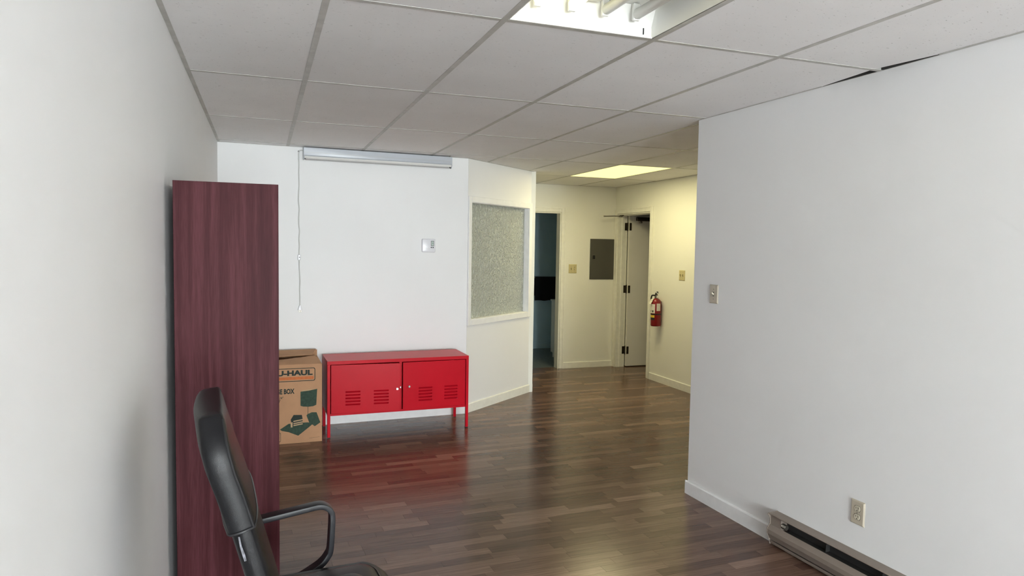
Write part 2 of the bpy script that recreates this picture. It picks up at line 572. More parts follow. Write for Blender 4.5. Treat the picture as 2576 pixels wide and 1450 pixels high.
for a_, x, y, ln in strips[300:]:
    tt = random.random()
    pts = []
    for z in (-0.004, 0.0):
        for dy in (-SW / 2 + g, SW / 2 - g):
            for dx in (-ln / 2 + g, ln / 2 - g):
                pts.append((x + dx * ca - dy * sa, y + dx * sa + dy * ca, z))
    rest.add(pts, [(0, 2, 3, 1), (4, 5, 7, 6), (0, 1, 5, 4), (2, 6, 7, 3), (0, 4, 6, 2), (1, 3, 7, 5)])
    tones += [tt] * 6
me = bpy.data.meshes.new('plank_field')
me.from_pydata(rest.v, [], rest.f)
me.materials.append(MT['plank'])
at = me.attributes.new('tone', 'FLOAT', 'FACE')
at.data.foreach_set('value', tones)
o = bpy.data.objects.new('plank_field', me)
COL.objects.link(o)
o.parent = floor
o['kind'] = 'stuff'

# ------------------------------------------------------------------ suspended ceiling
ceiling = MB().box(-0.46, 6.2, FRONT_Y - 0.12, 10.05, H, H + 0.08).build('ceiling', 'plenum', kind='structure')
ROWS = [-6.15, -4.93, -3.70, -2.48, -1.263, -0.043, 1.177, 2.397, 3.655, 4.870, 5.975, 7.189, 8.40]
COLS = [-0.41, 0.2058, 0.8213, 1.436, 2.043, 2.658, 3.257, 3.862, 4.475]
Z_T = CEIL + 0.0015
def clip(poly, a, b, c):                                # keep a*x+b*y >= c
    out = []
    for i, p in enumerate(poly):
        q = poly[(i + 1) % len(poly)]
        dp, dq = a * p[0] + b * p[1] - c, a * q[0] + b * q[1] - c
        if dp >= 0:
            out.append(p)
        if (dp >= 0) != (dq >= 0):
            t = dp / (dp - dq)
            out.append((p[0] + (q[0] - p[0]) * t, p[1] + (q[1] - p[1]) * t))
    return out if len(out) > 2 else []
def area_of(p):
    return abs(sum(p[i][0] * p[(i + 1) % len(p)][1] - p[(i + 1) % len(p)][0] * p[i][1] for i in range(len(p)))) / 2
bn = (-FB.u.y, FB.u.x)
bc = bn[0] * FB.A.x + bn[1] * FB.A.y
an = (-FA.u.y, FA.u.x)
ac = an[0] * FA.A.x + an[1] * FA.A.y
def room_cells(poly):
    poly = clip(poly, 1, 0, X_L + 0.001)
    if poly: poly = clip(poly, -1, 0, -4.419)
    if poly: poly = clip(poly, 0, -1, -8.199)
    if poly: poly = clip(poly, 0, 1, FRONT_Y + 0.001)
    if not poly:
        return []
    # partition block: x > rw_x and y < 3.73
    far, near = clip(poly, 0, 1, 3.731), clip(poly, 0, -1, -3.731)
    if near:
        near = clip(near, -1, -RWS, -(2.58 + RWS * 3.73 - 0.001))
    res = []
    for p in (far, near):
        if not p:
            continue
        a1 = clip(p, -bn[0], -bn[1], -bc + 0.001)
        rr = clip(p, bn[0], bn[1], bc - 0.001)
        if a1: res.append(a1)
        if rr:
            a2 = clip(rr, -an[0], -an[1], -ac + 0.001)
            r3_ = clip(rr, an[0], an[1], ac - 0.001)
            if a2: res.append(a2)
            if r3_:
                a3 = clip(r3_, 1, 0, 2.765)
                if a3: res.append(a3)
    return [p for p in res if area_of(p) > 2e-4]
NEAR_CELL, FAR_CELL = (2, 6), (6, 10)
for i in range(len(COLS) - 1):
    for j in range(len(ROWS) - 1):
        if (i, j) in (NEAR_CELL, FAR_CELL):
            continue
        x0, x1, y0, y1 = COLS[i] + 0.006, COLS[i + 1] - 0.006, ROWS[j] + 0.006, ROWS[j + 1] - 0.006
        cell = [(x0, y0), (x1, y0), (x1, y1), (x0, y1)]
        if i == 4 and j == 6:      # tile that has slipped off the wall angle
            cell = [(x0, y0), (x1, y0), (2.61, 2.06), (2.556, y1), (x0, y1)]
        if i == 4 and j == 7:
            cell = [(x0, y0), (2.556, y0), (2.60, 2.78), (x1, y1), (x0, y1)]
        mb = MB()
        for p in room_cells(cell):
            mb.poly_z(p, Z_T, Z_T + 0.015)
        if mb.v:
            mb.build('ceiling_tile', 'tile', ceiling)
def runs(p, q):
    p, q = Vector(p), Vector(q)
    n = max(2, int((q - p).length / 0.01))
    out, st = [], None
    for k in range(n + 1):
        c_ = p + (q - p) * (k / n)
        ins = in_room(c_.x, c_.y) and c_.x <= 4.42 and c_.y <= 8.2
        if ins and st is None:
            st = c_
        if not ins and st is not None:
            out.append((st, last)); st = None
        last = c_
    if st is not None:
        out.append((st, last))
    return [r_ for r_ in out if (r_[1] - r_[0]).length > 0.04]
TW = 0.012
for x in COLS[1:-1]:
    for a, b in runs((x, FRONT_Y + 0.02), (x, 8.19)):
        mb = MB().box(x - TW, x + TW, a.y, b.y, CEIL, CEIL + 0.0014)
        mb.box(x - 0.001, x + 0.001, a.y, b.y, CEIL + 0.0014, CEIL + 0.03)
        mb.build('main_tee', 'tee', ceiling)
for j, y in enumerate(ROWS[1:-1]):
    for i in range(len(COLS) - 1):
        for a, b in runs((COLS[i] + TW + 0.0005, y), (COLS[i + 1] - TW - 0.0005, y)):
            mb = MB().box(a.x, b.x, y - TW, y + TW, CEIL + 0.0002, CEIL + 0.0014)
            mb.box(a.x, b.x, y - 0.001, y + 0.001, CEIL + 0.0014, CEIL + 0.03)
            mb.build('cross_tee', 'tee', ceiling)
def angle_strip(fr, u0, u1, w=0.02):
    mb = MB().box(u0, u1, -w, -0.0005, CEIL + 0.0001, CEIL + 0.0013).box(u0, u1, -0.0015, -0.0003, CEIL + 0.0013, CEIL + 0.02)
    mb.build('wall_angle', 'tee', ceiling, loc=(fr.A.x, fr.A.y, 0), rot=(0, 0, fr.ang))
angle_strip(FL, 0.02, 6.11 - FRONT_Y)
angle_strip(FB, 0.02, FB.len)
angle_strip(FA, 0.0, FA.len)
angle_strip(FF, 2.78 - X_L, FF.len - 0.02)
angle_strip(FH, 0.0, FH.len)
angle_strip(FR, 0.0, 1.00, 0.012)
angle_strip(FR, 1.0, 1.62, 0.005)
angle_strip(FR, 1.62, FR.len - 0.02)
for fr_ in (FR, FL):                                    # dark sheets added above the ceiling line so the tile gap looks unlit
    MB().box(0.3, fr_.len - 0.3, -0.004, -0.001, CEIL + 0.021, H - 0.002).build('plenum_lining', 'plenum', ceiling, loc=(fr_.A.x, fr_.A.y, 0), rot=(0, 0, fr_.ang))
MB().box(1.0, 1.62, -0.0025, -0.0018, CEIL + 0.002, CEIL + 0.022).build('plenum_lining', 'plenum', ceiling, loc=(FR.A.x, FR.A.y, 0), rot=(0, 0, FR.ang))  # dark sheet standing in for shade behind the slipped tiles

# ------------------------------------------------------------------ baseboards
def baseboard(name, fr, u0, u1, mat='trim', h=0.085, t=0.012):
    mb = MB().poly_x([(-0.0005, 0.0), (-0.0005, h), (-t * 0.55, h), (-t, h - 0.007), (-t, 0.0)][::-1], u0, u1)
    return mb.build(name, mat, loc=(fr.A.x, fr.A.y, 0), rot=(0, 0, fr.ang), kind='structure')
baseboard('baseboard_left', FL, 0.0, 6.11 - FRONT_Y - 0.02)
baseboard('baseboard_back', FB, 0.0, FB.len + 0.004)
baseboard('baseboard_angled', FA, 0.004, FA.len + 0.012, 'trim_cream')
baseboard('baseboard_far', FF, 3.695 - X_L, FF.len - 0.02, 'trim_cream', 0.08)
baseboard('baseboard_hall', FH, 0.952, FH.len - 0.02, 'trim_cream', 0.085)
baseboard('baseboard_right', FR, -0.012, 0.805)
MB().box(2.568, 2.58, 3.7305, 3.742, 0, 0.085).build('baseboard_corner', 'trim', kind='structure')

# ------------------------------------------------------------------ interior window in the angled wall
w1_ = struct_empty('window_1', (FA.A.x, FA.A.y, 0), FA.ang)
u0, u1, z0, z1 = AWIN['u0'], AWIN['u1'], AWIN['z0'], AWIN['z1']
cw = 0.052
def casing(d, par, nm='casing', mat='trim'):
    box(nm, mat, par, d, 0.004)
casing((u0 - 0.045, u0 + 0.004, -0.014, -0.0003, z0 - cw, z1 + cw), w1_)
casing((u1 - 0.004, u1 + cw, -0.014, -0.0003, z0 - cw, z1 + cw), w1_)
casing((u0 + 0.0045, u1 - 0.0045, -0.0145, -0.0003, z1 - 0.004, z1 + cw), w1_)
casing((u0 + 0.0045, u1 - 0.0045, -0.0145, -0.0003, z0 - cw, z0 + 0.004), w1_)
lin = 0.008
for nm, d in (('jamb', (u0, u0 + lin, 0, 0.105, z0, z1)), ('jamb', (u1 - lin, u1, 0, 0.105, z0, z1)),
              ('jamb', (u0 + lin, u1 - lin, 0, 0.105, z1 - lin, z1)), ('jamb', (u0 + lin, u1 - lin, 0, 0.105, z0, z0 + lin))):
    box(nm, 'trim', w1_, d)
box('pane', 'obscure', w1_, (u0 + lin, u1 - lin, 0.050, 0.056, z0 + lin, z1 - lin))
box('backing_panel', 'trim', w1_, (u0 + lin, u1 - lin, 0.098, 0.104, z0 + lin, z1 - lin))

# ------------------------------------------------------------------ doors
def door_frame(name, fr, D, left=True, right=True, cw=0.058, thick=0.11, mat='trim_cream'):
    e = struct_empty(name, (fr.A.x, fr.A.y, 0), fr.ang)
    a, b, h = D
    def cas(d):
        mb = MB().box(*d)
        mb.build('casing', mat, e, 0.004)
    if left:
        cas((a - cw, a + 0.003, -0.015, -0.0003, 0, h + cw))
        box('casing_bead', mat, e, (a - cw, a - cw + 0.018, -0.020, -0.0152, 0, h + cw), 0.002)
    if right:
        cas((b - 0.003, b + cw, -0.015, -0.0003, 0, h + cw))
        box('casing_bead', mat, e, (b + cw - 0.018, b + cw, -0.020, -0.0152, 0, h + cw), 0.002)
    cas((a + 0.0035, b - 0.0035, -0.0155, -0.0003, h - 0.003, h + cw))
    box('casing_bead', mat, e, (a + 0.0035, b - 0.0035, -0.020, -0.0157, h + cw - 0.018, h + cw), 0.002)
    box('jamb', mat, e, (a, a + 0.018, 0, thick, 0, h))
    box('jamb', mat, e, (b - 0.018, b, 0, thick, 0, h))
    box('jamb', mat, e, (a + 0.018, b - 0.018, 0, thick, h - 0.018, h))
    return e
door_frame('door_1', FF, D1)
d2e = door_frame('door_2', FH, D2, thick=0.13)
a, b, h = D2
box('door_stop', 'trim_cream', d2e, (a + 0.018, a + 0.028, 0.05, 0.085, 0.002, h - 0.018))
box('door_stop', 'trim_cream', d2e, (b - 0.028, b - 0.018, 0.05, 0.085, 0.002, h - 0.018))
box('door_stop', 'trim_cream', d2e, (a + 0.028, b - 0.028, 0.05, 0.085, h - 0.030, h - 0.018))
leaf = box('leaf', 'door', d2e, (a + 0.012, a + 0.052, 0.142, 0.945, 0.012, h - 0.012), 0.002)
for z in (0.225, 1.04, 1.868):
    hg = MB().box(a + 0.0185, a + 0.0205, 0.093, 0.128, z - 0.05, z + 0.05)
    hg.lathe([(0.008, -0.055), (0.008, 0.055)], 10, (a + 0.022, 0.135, z))
    hg.box(a + 0.0525, a + 0.0545, 0.143, 0.175, z - 0.05, z + 0.05)
    hg.build('hinge', 'bronze', d2e, smooth=True)
cl = box('closer_body', 'bronze', leaf, (a + 0.053, a + 0.098, 0.235, 0.50, 1.945, 1.995), 0.006)
MB().lathe([(0.018, 0.0), (0.018, 0.02), (0.01, 0.026)], 12, (a + 0.075, 0.30, 1.917)).build('closer_spindle', 'steel', leaf, smooth=True)
arm = MB().box(a + 0.02, a + 0.07, 0.01, 0.045, 2.006, 2.020).tube([(a + 0.045, 0.03, 2.003), (a + 0.07, -0.10, 2.000), (a + 0.10, -0.255, 1.992)], 0.006, 8)
arm.lathe([(0.010, 0.0), (0.010, 0.016)], 10, (a + 0.045, 0.03, 1.994)).lathe([(0.009, 0), (0.009, 0.014)], 10, (a + 0.10, -0.258, 1.985))
arm.build('closer_arm', 'steel', d2e, smooth=True)

# ------------------------------------------------------------------ bookcase standing against the left wall
bk = thing('bookcase', 'tall dark mahogany bookcase beside the left wall, its plain side turned to the chair', 'bookcase', (X_L + 0.030, 2.80, 0))
bd, bw_, bh = 0.365, 0.80, 1.794
for y in (0, bw_ - 0.018):
    box('side_panel', 'mahogany', bk, (0, bd, y, y + 0.018, 0, bh), 0.0012)
box('back_panel', 'mahogany', bk, (0.001, 0.007, 0.0185, bw_ - 0.0185, 0.06, bh - 0.001))
box('top_panel', 'mahogany', bk, (0.0075, bd - 0.001, 0.0185, bw_ - 0.0185, bh - 0.019, bh - 0.001))
for z in (0.07, 0.42, 0.77, 1.12, 1.45):
    box('shelf', 'mahogany', bk, (0.0075, bd - 0.006, 0.0185, bw_ - 0.0185, z, z + 0.018))
box('kick_board', 'mahogany', bk, (bd - 0.03, bd - 0.012, 0.0185, bw_ - 0.0185, 0, 0.069))

# ------------------------------------------------------------------ office chair
CX, CY = 0.170, 2.00
ch = thing('office_chair', 'black leather swivel office chair with looped plastic armrests', 'chair', (CX, CY, 0), R(4.0))
line = [(-0.153, 1.133), (-0.146, 1.073), (-0.131, 1.009), (-0.109, 0.944), (-0.087, 0.868), (-0.057, 0.760), (-0.030, 0.660), (-0.004, 0.56), (0.008, 0.50)]
line = [(x - CX - 0.008, z) for x, z in line][::-1]     # bottom to top
def interp(z):
    for (xa, za), (xb, zb) in zip(line, line[1:]):
        if za <= z <= zb:
            return xa + (xb - xa) * (z - za) / (zb - za)
    return line[0][0] if z < line[0][1] else line[-1][0]
def back_section(z, w, t, bulge, off=0.0, nf=12):
    xb = interp(z)
    dx = (interp(min(z + 0.03, 1.133)) - interp(z - 0.03)) / (min(z + 0.03, 1.133) - z + 0.03)
    tl = math.hypot(1, dx)
    nx, nz = 1 / tl, -dx / tl                            # forward normal of the back line
    pts = []
    def P(d, y):
        pts.append((xb + nx * (d + off), y, z + nz * (d + off)))
    r_ = min(0.014, t * 0.35)
    P(0.0, -w + r_); P(r_ * 0.3, -w + r_ * 0.3); P(r_, -w)
    P(t * 0.5, -w - 0.003); P(t - 0.004, -w)
    for k in range(nf + 1):
        y = -w + 0.003 + (2 * w - 0.006) * k / nf
        P(t + bulge * (1 - abs(y / w) ** 3.5), y)
    P(t - 0.004, w); P(t * 0.5, w + 0.003); P(r_, w); P(r_ * 0.3, w - r_ * 0.3); P(0.0, w - r_)
    for k in range(1, 6):
        y = w - r_ - (2 * w - 2 * r_) * k / 6
        P(-0.012 * (1 - (abs(y) / w) ** 2), y)
    return pts
def wtop(z):
    if z < 1.03:
        return 0.240
    return 0.240 - 0.055 * ((z - 1.03) / 0.103) ** 2.2
zs = [0.866, 0.89, 0.93, 0.97, 1.01, 1.04, 1.07, 1.10, 1.12, 1.133]
secs = [back_section(z, wtop(z), 0.060 - 0.002 * (z > 1.12), 0.014 * min(1, (1.15 - z) / 0.09)) for z in zs]
cx_ = [sum(p[k] for p in secs[-1]) / len(secs[-1]) for k in range(3)]
for s_, up in ((0.93, 0.008), (0.72, 0.013), (0.3, 0.015)):
    secs.append([(cx_[0] + (p[0] - cx_[0]) * s_ - 0.001, p[1] * (0.985 if s_ > 0.9 else (0.93 if s_ > 0.6 else 0.8)), p[2] + (cx_[2] - p[2]) * (1 - s_) + up) for p in secs[-1 if s_ > 0.9 else 9]])
MB().loft(secs).build('back_sleeve', 'leather', ch, smooth=True, ang=60)
secs = [back_section(z, 0.228 - 0.03 * (z < 0.56), 0.046, 0.018, 0.006) for z in (0.50, 0.54, 0.60, 0.66, 0.72, 0.78, 0.83, 0.88)]
MB().loft(secs).build('back_cushion', 'leather', ch, smooth=True, ang=60)
for s in (-1, 1):
    path = []
    for z in (0.866, 0.90, 0.95, 1.0, 1.05, 1.09, 1.12, 1.135):
        sec = back_section(min(z, 1.133), wtop(z), 0.060, 0.0)
        q = sec[4] if s < 0 else sec[4 + 13 + 1]
        path.append((q[0] + 0.001, q[1], q[2]))
    MB().tube(path, 0.0032, 6, up=(0, 1, 0)).build('piping', 'black', ch, smooth=True)
hem = back_section(0.868, 0.2405, 0.060, 0.014)
MB().tube([(p[0], p[1], p[2]) for p in hem], 0.004, 6, up=(0, 0, 1), closed=True).build('hem', 'black', ch, smooth=True)
# torn strip of lining under the hem on the near side
tear = [(0.013, 0.862), (0.017, 0.862), (0.021, 0.838), (0.028, 0.818), (0.032, 0.800), (0.027, 0.799), (0.023, 0.812), (0.017, 0.836)]
tp = [(interp(0.862) + 0.006 + x_ , z_) for x_, z_ in tear]
MB().poly_y(tp[::-1], -0.2345, -0.2325).build('torn_lining', 'lining', ch)
# seat
def rrect(x0, x1, y0, y1, r_, n=5):
    pts = []
    for cx0, cy0, a0 in ((x1 - r_, y1 - r_, 0), (x0 + r_, y1 - r_, 90), (x0 + r_, y0 + r_, 180), (x1 - r_, y0 + r_, 270)):
        for k in range(n + 1):
            a_ = R(a0 + 90 * k / n)
            pts.append((cx0 + r_ * math.cos(a_), cy0 + r_ * math.sin(a_)))
    return pts
def seat_ring(ins, z, rr=0.07, x0=-0.20, x1=0.235, w=0.255):
    out = []
    for x, y in rrect(x0 + ins, x1 - ins, -w + ins, w - ins, max(0.01, rr - ins * 0.5), 6):
        dz = -0.040 * max(0, (x - 0.10) / 0.135) ** 2 + 0.010 * max(0, min(1, (x + 0.2) / 0.25))
        out.append((x, y, z + dz))
    return out
rings = [seat_ring(0.03, 0.430), seat_ring(0.006, 0.440), seat_ring(0.0, 0.465), seat_ring(0.002, 0.500), seat_ring(0.012, 0.520), seat_ring(0.03, 0.530), seat_ring(0.05, 0.528)]
MB().loft(rings).build('seat', 'leather', ch, smooth=True, ang=60)
rings = [seat_ring(0.052, 0.524), seat_ring(0.060, 0.536), seat_ring(0.085, 0.543), seat_ring(0.13, 0.546), seat_ring(0.20, 0.547)]
MB().loft(rings).build('seat_pad', 'leather', ch, smooth=True, ang=60)
MB().tube(seat_ring(0.051, 0.5285), 0.004, 6, up=(0, 0, 1), closed=True).build('seat_piping', 'black', ch, smooth=True)
def smooth_path(pts, n=4):
    out = []
    P_ = [Vector(p) for p in pts]
    for i in range(len(P_) - 1):
        p0, p1, p2, p3 = P_[max(i - 1, 0)], P_[i], P_[i + 1], P_[min(i + 2, len(P_) - 1)]
        for k in range(n):
            t = k / n
            out.append(0.5 * ((2 * p1) + (-p0 + p2) * t + (2 * p0 - 5 * p1 + 4 * p2 - p3) * t * t + (-p0 + 3 * p1 - 3 * p2 + p3) * t ** 3))
    out.append(P_[-1])
    return [tuple(p) for p in out]
for s in (-1, 1):
    pts = [(-0.27, 0.684), (-0.18, 0.694), (-0.05, 0.710), (-0.010, 0.714), (0.012, 0.708), (0.027, 0.693), (0.032, 0.672), (0.030, 0.62), (0.026, 0.565), (0.018, 0.545), (-0.004, 0.522), (-0.05, 0.502), (-0.09, 0.488)]
    yy = [0.272] * 10 + [0.268, 0.256, 0.25]
    path = smooth_path([(x + 0.028, s * y, z + 0.010) for (x, z), y in zip(pts, yy)], 4)
    sec = []
    for hx, hy, a0 in ((0.019, 0.0065, 0), (-0.019, 0.0065, 90), (-0.019, -0.0065, 180), (0.019, -0.0065, 270)):
        for k in range(4):
            a_ = R(a0 + 30 * k)
            sec.append((hx + 0.002 * math.cos(a_), hy + 0.002 * math.sin(a_)))
    MB().sweep(path, sec, up=(0, 1, 0)).build('armrest', 'arm', ch, smooth=True, ang=50)
box('seat_plate', 'black', ch, (-0.14, 0.12, -0.13, 0.13, 0.395, 0.438), 0.006)
box('back_bracket', 'black', ch, (-0.24, -0.10, -0.035, 0.035, 0.40, 0.425), 0.004)
MB().sweep([(-0.235, 0, 0.41), (-0.255, 0, 0.45), (-0.22, 0, 0.52), (-0.235, 0, 0.62)], [(0.03, 0.006), (-0.03, 0.006), (-0.03, -0.006), (0.03, -0.006)], up=(0, 1, 0)).build('back_stem', 'black', ch)
MB().lathe([(0.028, 0.10), (0.028, 0.27), (0.016, 0.271), (0.016, 0.395)], 20).build('gas_lift', 'black', ch, smooth=True)
MB().lathe([(0.03, 0.062), (0.048, 0.07), (0.048, 0.11), (0.03, 0.125)], 20).build('hub', 'black', ch, smooth=True)
for k in range(5):
    a_ = 2 * PI * k / 5 + 0.3
    c_, s_ = math.cos(a_), math.sin(a_)
    path = [(0.04 * c_, 0.04 * s_, 0.095), (0.16 * c_, 0.16 * s_, 0.088), (0.29 * c_, 0.29 * s_, 0.070)]
    MB().sweep(path, [(0.018, 0.012), (-0.018, 0.012), (-0.014, -0.012), (0.014, -0.012)], up=(0, 0, 1)).build('leg', 'black', ch)
    cs = MB()
    for off in (-0.014, 0.014):
        q = Vector((0.29 * c_ - off * s_, 0.29 * s_ + off * c_, 0.026))
        ax = Vector((-s_, c_, 0))
        r0, r1 = [], []
        for i in range(14):
            t = 2 * PI * i / 14
            dv = Vector((c_, s_, 0)) * math.cos(t) * 0.025 + Vector((0, 0, 1)) * math.sin(t) * 0.025
            r0.append(tuple(q + dv - ax * 0.009)); r1.append(tuple(q + dv + ax * 0.009))
        cs.loft([r0, r1])
    cs.box(0.29 * c_ - 0.005, 0.29 * c_ + 0.005, 0.29 * s_ - 0.005, 0.29 * s_ + 0.005, 0.03, 0.068)
    cs.build('caster', 'black', ch, smooth=True)

# ------------------------------------------------------------------ red metal cabinet
CW, CD, CH_, LEG = 1.19, 0.40, 0.628, 0.185
cb = thing('metal_cabinet', 'low red metal cabinet on thin legs with two louvred doors ajar', 'cabinet', (0.490, 5.684, 0), R(0.9))
body = MB()
body.box(0.0, CW, 0.0, CD, CH_ - 0.028, CH_)                                   # top tray
body.box(0.0, 0.002, 0.026, CD - 0.026, LEG, CH_ - 0.028).box(CW - 0.002, CW, 0.026, CD - 0.026, LEG, CH_ - 0.028)
body.box(0.026, CW - 0.026, CD - 0.003, CD - 0.001, LEG, CH_ - 0.028)
body.box(0.026, CW - 0.026, 0.004, CD - 0.003, LEG, LEG + 0.004)
body.box(0.026, CW - 0.026, 0.002, 0.026, LEG - 0.004, LEG + 0.014)
body.box(0.583, 0.607, 0.004, 0.024, LEG + 0.014, CH_ - 0.028)                 # centre post
body.box(0.026, CW - 0.026, 0.03, CD - 0.01, 0.39, 0.394)                      # shelf
body.build('body', 'red', cb, 0.0015)
for x in (0.0, CW - 0.024):
    for y in (0.0, CD - 0.024):
        lg = MB()
        lg.box(x, x + 0.024, y, y + 0.024, 0.004, CH_ - 0.0285)
        l_ = lg.build('leg', 'red', cb, 0.002)
        box('foot', 'black', l_, (x + 0.001, x + 0.023, y + 0.001, y + 0.023, 0.0, 0.0038))
def cab_door(hx, w, left_hinge, ang, louvres, lockx, lockz):
    e = bpy.data.objects.new('door', None)
    # door mesh in local coordinates: hinge at x = 0, leaf towards +x (left hinge) or -x
    sgn = 1 if left_hinge else -1
    zb, zt = LEG + 0.016, CH_ - 0.032
    xs = sorted([0.0, w] + [x for l in louvres for x in l])
    zsl = []
    for k in range(5):
        z = 0.262 + k * 0.0262
        zsl += [z, z + 0.0135]
    zl = sorted([zb, zt] + zsl)
    mb = MB()
    def slot(xa, xb_, za, zb_):
        xm, zm = (xa + xb_) / 2, (za + zb_) / 2
        return any(l[0] < xm < l[1] for l in louvres) and any(zsl[2 * k] < zm < zsl[2 * k + 1] for k in range(5))
    X = lambda x: sgn * x
    for xa, xb_ in zip(xs, xs[1:]):
        for za, zb_ in zip(zl, zl[1:]):
            if slot(xa, xb_, za, zb_):
                continue
            mb.add([(X(xa), 0, za), (X(xb_), 0, za), (X(xb_), 0, zb_), (X(xa), 0, zb_)], [(0, 1, 2, 3) if sgn > 0 else (3, 2, 1, 0)])
    a0, a1 = min(0, X(w)), max(0, X(w))
    t = 0.016
    mb.box(a0, a1, 0.0001, t, zb, zb + 0.001).box(a0, a1, 0.0001, t, zt - 0.001, zt).box(a0, a0 + 0.001, 0.0001, t, zb, zt).box(a1 - 0.001, a1, 0.0001, t, zb, zt)
    me_ = mb.build('door', 'red', cb, loc=(hx, 0.001, 0), rot=(0, 0, R(ang)))
    for l in louvres:
        for k in range(5):
            za, zb_ = zsl[2 * k], zsl[2 * k + 1]
            b0, b1 = min(X(l[0]), X(l[1])), max(X(l[0]), X(l[1]))
            MB().add([(b0, 0.0, zb_), (b1, 0.0, zb_), (b1, 0.013, za - 0.004), (b0, 0.013, za - 0.004), (b0, 0.0012, zb_ + 0.0006), (b1, 0.0012, zb_ + 0.0006), (b1, 0.0142, za - 0.0034), (b0, 0.0142, za - 0.0034)],
                     [(0, 3, 2, 1), (4, 5, 6, 7), (0, 1, 5, 4), (1, 2, 6, 5), (2, 3, 7, 6), (3, 0, 4, 7)]).build('louver', 'red', me_)
    lk = MB().lathe([(0.011, 0.0), (0.011, 0.006), (0.008, 0.009), (0.0075, 0.0085), (0.0, 0.0085)], 16, (X(lockx), -0.0005, lockz), axis='y')
    lk_ = lk.build('lock', 'chrome', me_, smooth=True)
    return me_
# left door hinged on the left, right door hinged on the right; both stand slightly open
cab_door(0.030, 0.553, True, -4.6, [(0.113, 0.232), (0.340, 0.462)], 0.531, 0.383)
cab_door(CW - 0.030, 0.548, False, 2.0, [(0.071, 0.188), (0.295, 0.413)], 0.495, 0.391)
MB().box(0.590, 0.600, -0.004, 0.0035, 0.378, 0.394).build('latch', 'chrome', cb, 0.001)

# ------------------------------------------------------------------ cardboard moving box
BW_, BD_, BH_ = 0.457, 0.44, 0.622
bx = thing('cardboard_box', 'brown cardboard moving box printed with a green lamp, between bookcase and red cabinet', 'box', (-0.013, 5.618, 0), R(0.8))
t = 0.005
MB().box(0, BW_, 0, t, 0.0, BH_).build('front_wall', 'card', bx)
MB().box(0, BW_, BD_ - t, BD_, 0.0, BH_ + 0.052).build('rear_wall', 'card', bx)
MB().box(0, t, t, BD_ - t, 0.0, BH_).build('side_wall', 'card', bx)
MB().box(BW_ - t, BW_, t, BD_ - t, 0.0, BH_).build('side_wall', 'card', bx)
MB().box(t, BW_ - t, t, BD_ - t, 0.0005, 0.006).build('bottom', 'card', bx)
def flap(pts, name='flap'):
    top = [(x, y, z + 0.004) for x, y, z in pts]
    MB().add(pts + top, [(3, 2, 1, 0), (4, 5, 6, 7), (0, 1, 5, 4), (1, 2, 6, 5), (2, 3, 7, 6), (3, 0, 4, 7)]).build(name, 'card', bx)
flap([(0.0, 0.002, BH_), (BW_, 0.002, BH_ - 0.002), (BW_ - 0.035, 0.205, BH_ + 0.034), (0.02, 0.205, BH_ - 0.002)])
flap([(0.0, BD_ - 0.002, BH_ + 0.0525), (0.0, 0.235, BH_ + 0.030), (BW_ - 0.06, 0.225, BH_ + 0.040), (BW_ - 0.01, BD_ - 0.002, BH_ + 0.0525)][::-1])
flap([(BW_ - 0.002, 0.03, BH_ - 0.004), (BW_ - 0.002, BD_ - 0.03, BH_ - 0.004), (BW_ - 0.20, BD_ - 0.03, BH_ - 0.01), (BW_ - 0.20, 0.03, BH_ - 0.05)])
flap([(0.002, 0.03, BH_ - 0.004), (0.20, 0.03, BH_ - 0.05), (0.20, BD_ - 0.03, BH_ - 0.01), (0.002, BD_ - 0.03, BH_ - 0.004)])
OX = 0.013                                              # world x -> box x
PY = -0.0006
def ink(name, mat, pts, dy=0.0):
    return MB().poly_y([(x + OX, z) for x, z in pts], PY - dy - 0.0003, -0.0001 - dy).build(name, mat, bx)
def ring_print(name, mat, x0, x1, z0, z1, r_, w):
    o_ = rrect(x0, x1, z0, z1, r_, 5)
    i_ = rrect(x0 + w, x1 - w, z0 + w, z1 - w, r_ - w * 0.7, 5)
    n = len(o_)
    vs = [(x + OX, PY, z) for x, z in o_ + i_]
    return MB().add(vs, [(i, (i + 1) % n, n + (i + 1) % n, n + i) for i in range(n)]).build(name, mat, bx)
def text(body, mat, x0, x1, z0, z1, parent, y=PY, name='printed_text', bold=0.0, rot=0.0, space=1.0, shear=0.0, ox=OX):
    cu = bpy.data.curves.new('t', 'FONT')
    cu.body, cu.offset, cu.space_character, cu.shear = body, bold, space, shear
    cu.resolution_u = 3
    ob = bpy.data.objects.new('t', cu)
    COL.objects.link(ob)
    dg = bpy.context.evaluated_depsgraph_get()
    me_ = bpy.data.meshes.new_from_object(ob.evaluated_get(dg))
    bpy.data.objects.remove(ob)
    vs = np.array([v_.co[:2] for v_ in me_.vertices])
    if rot:
        c_, s_ = math.cos(rot), math.sin(rot)
        vs = vs @ np.array([[c_, s_], [-s_, c_]])
    lo, hi = vs.min(0), vs.max(0)
    for v_, q in zip(me_.vertices, vs):
        v_.co = (ox + x0 + (q[0] - lo[0]) / (hi[0] - lo[0]) * (x1 - x0), y, z0 + (q[1] - lo[1]) / (hi[1] - lo[1]) * (z1 - z0))
    me_.name = name
    me_.materials.clear()
    me_.materials.append(MT[mat])
    ob = bpy.data.objects.new(name, me_)
    COL.objects.link(ob)
    ob.parent = parent
    return ob
ring_print('printed_border', 'dark_ink', 0.035, 0.392, 0.491, 0.596, 0.014, 0.0055)
ink('printed_stripe', 'orange_ink', [(0.046, 0.505), (0.380, 0.505), (0.380, 0.528), (0.046, 0.528)])
text('U-HAUL', 'dark_ink', 0.104, 0.372, 0.537, 0.580, bx, bold=0.05)
text('LARGE BOX', 'dark_ink', 0.034, 0.235, 0.394, 0.436, bx, bold=0.045)
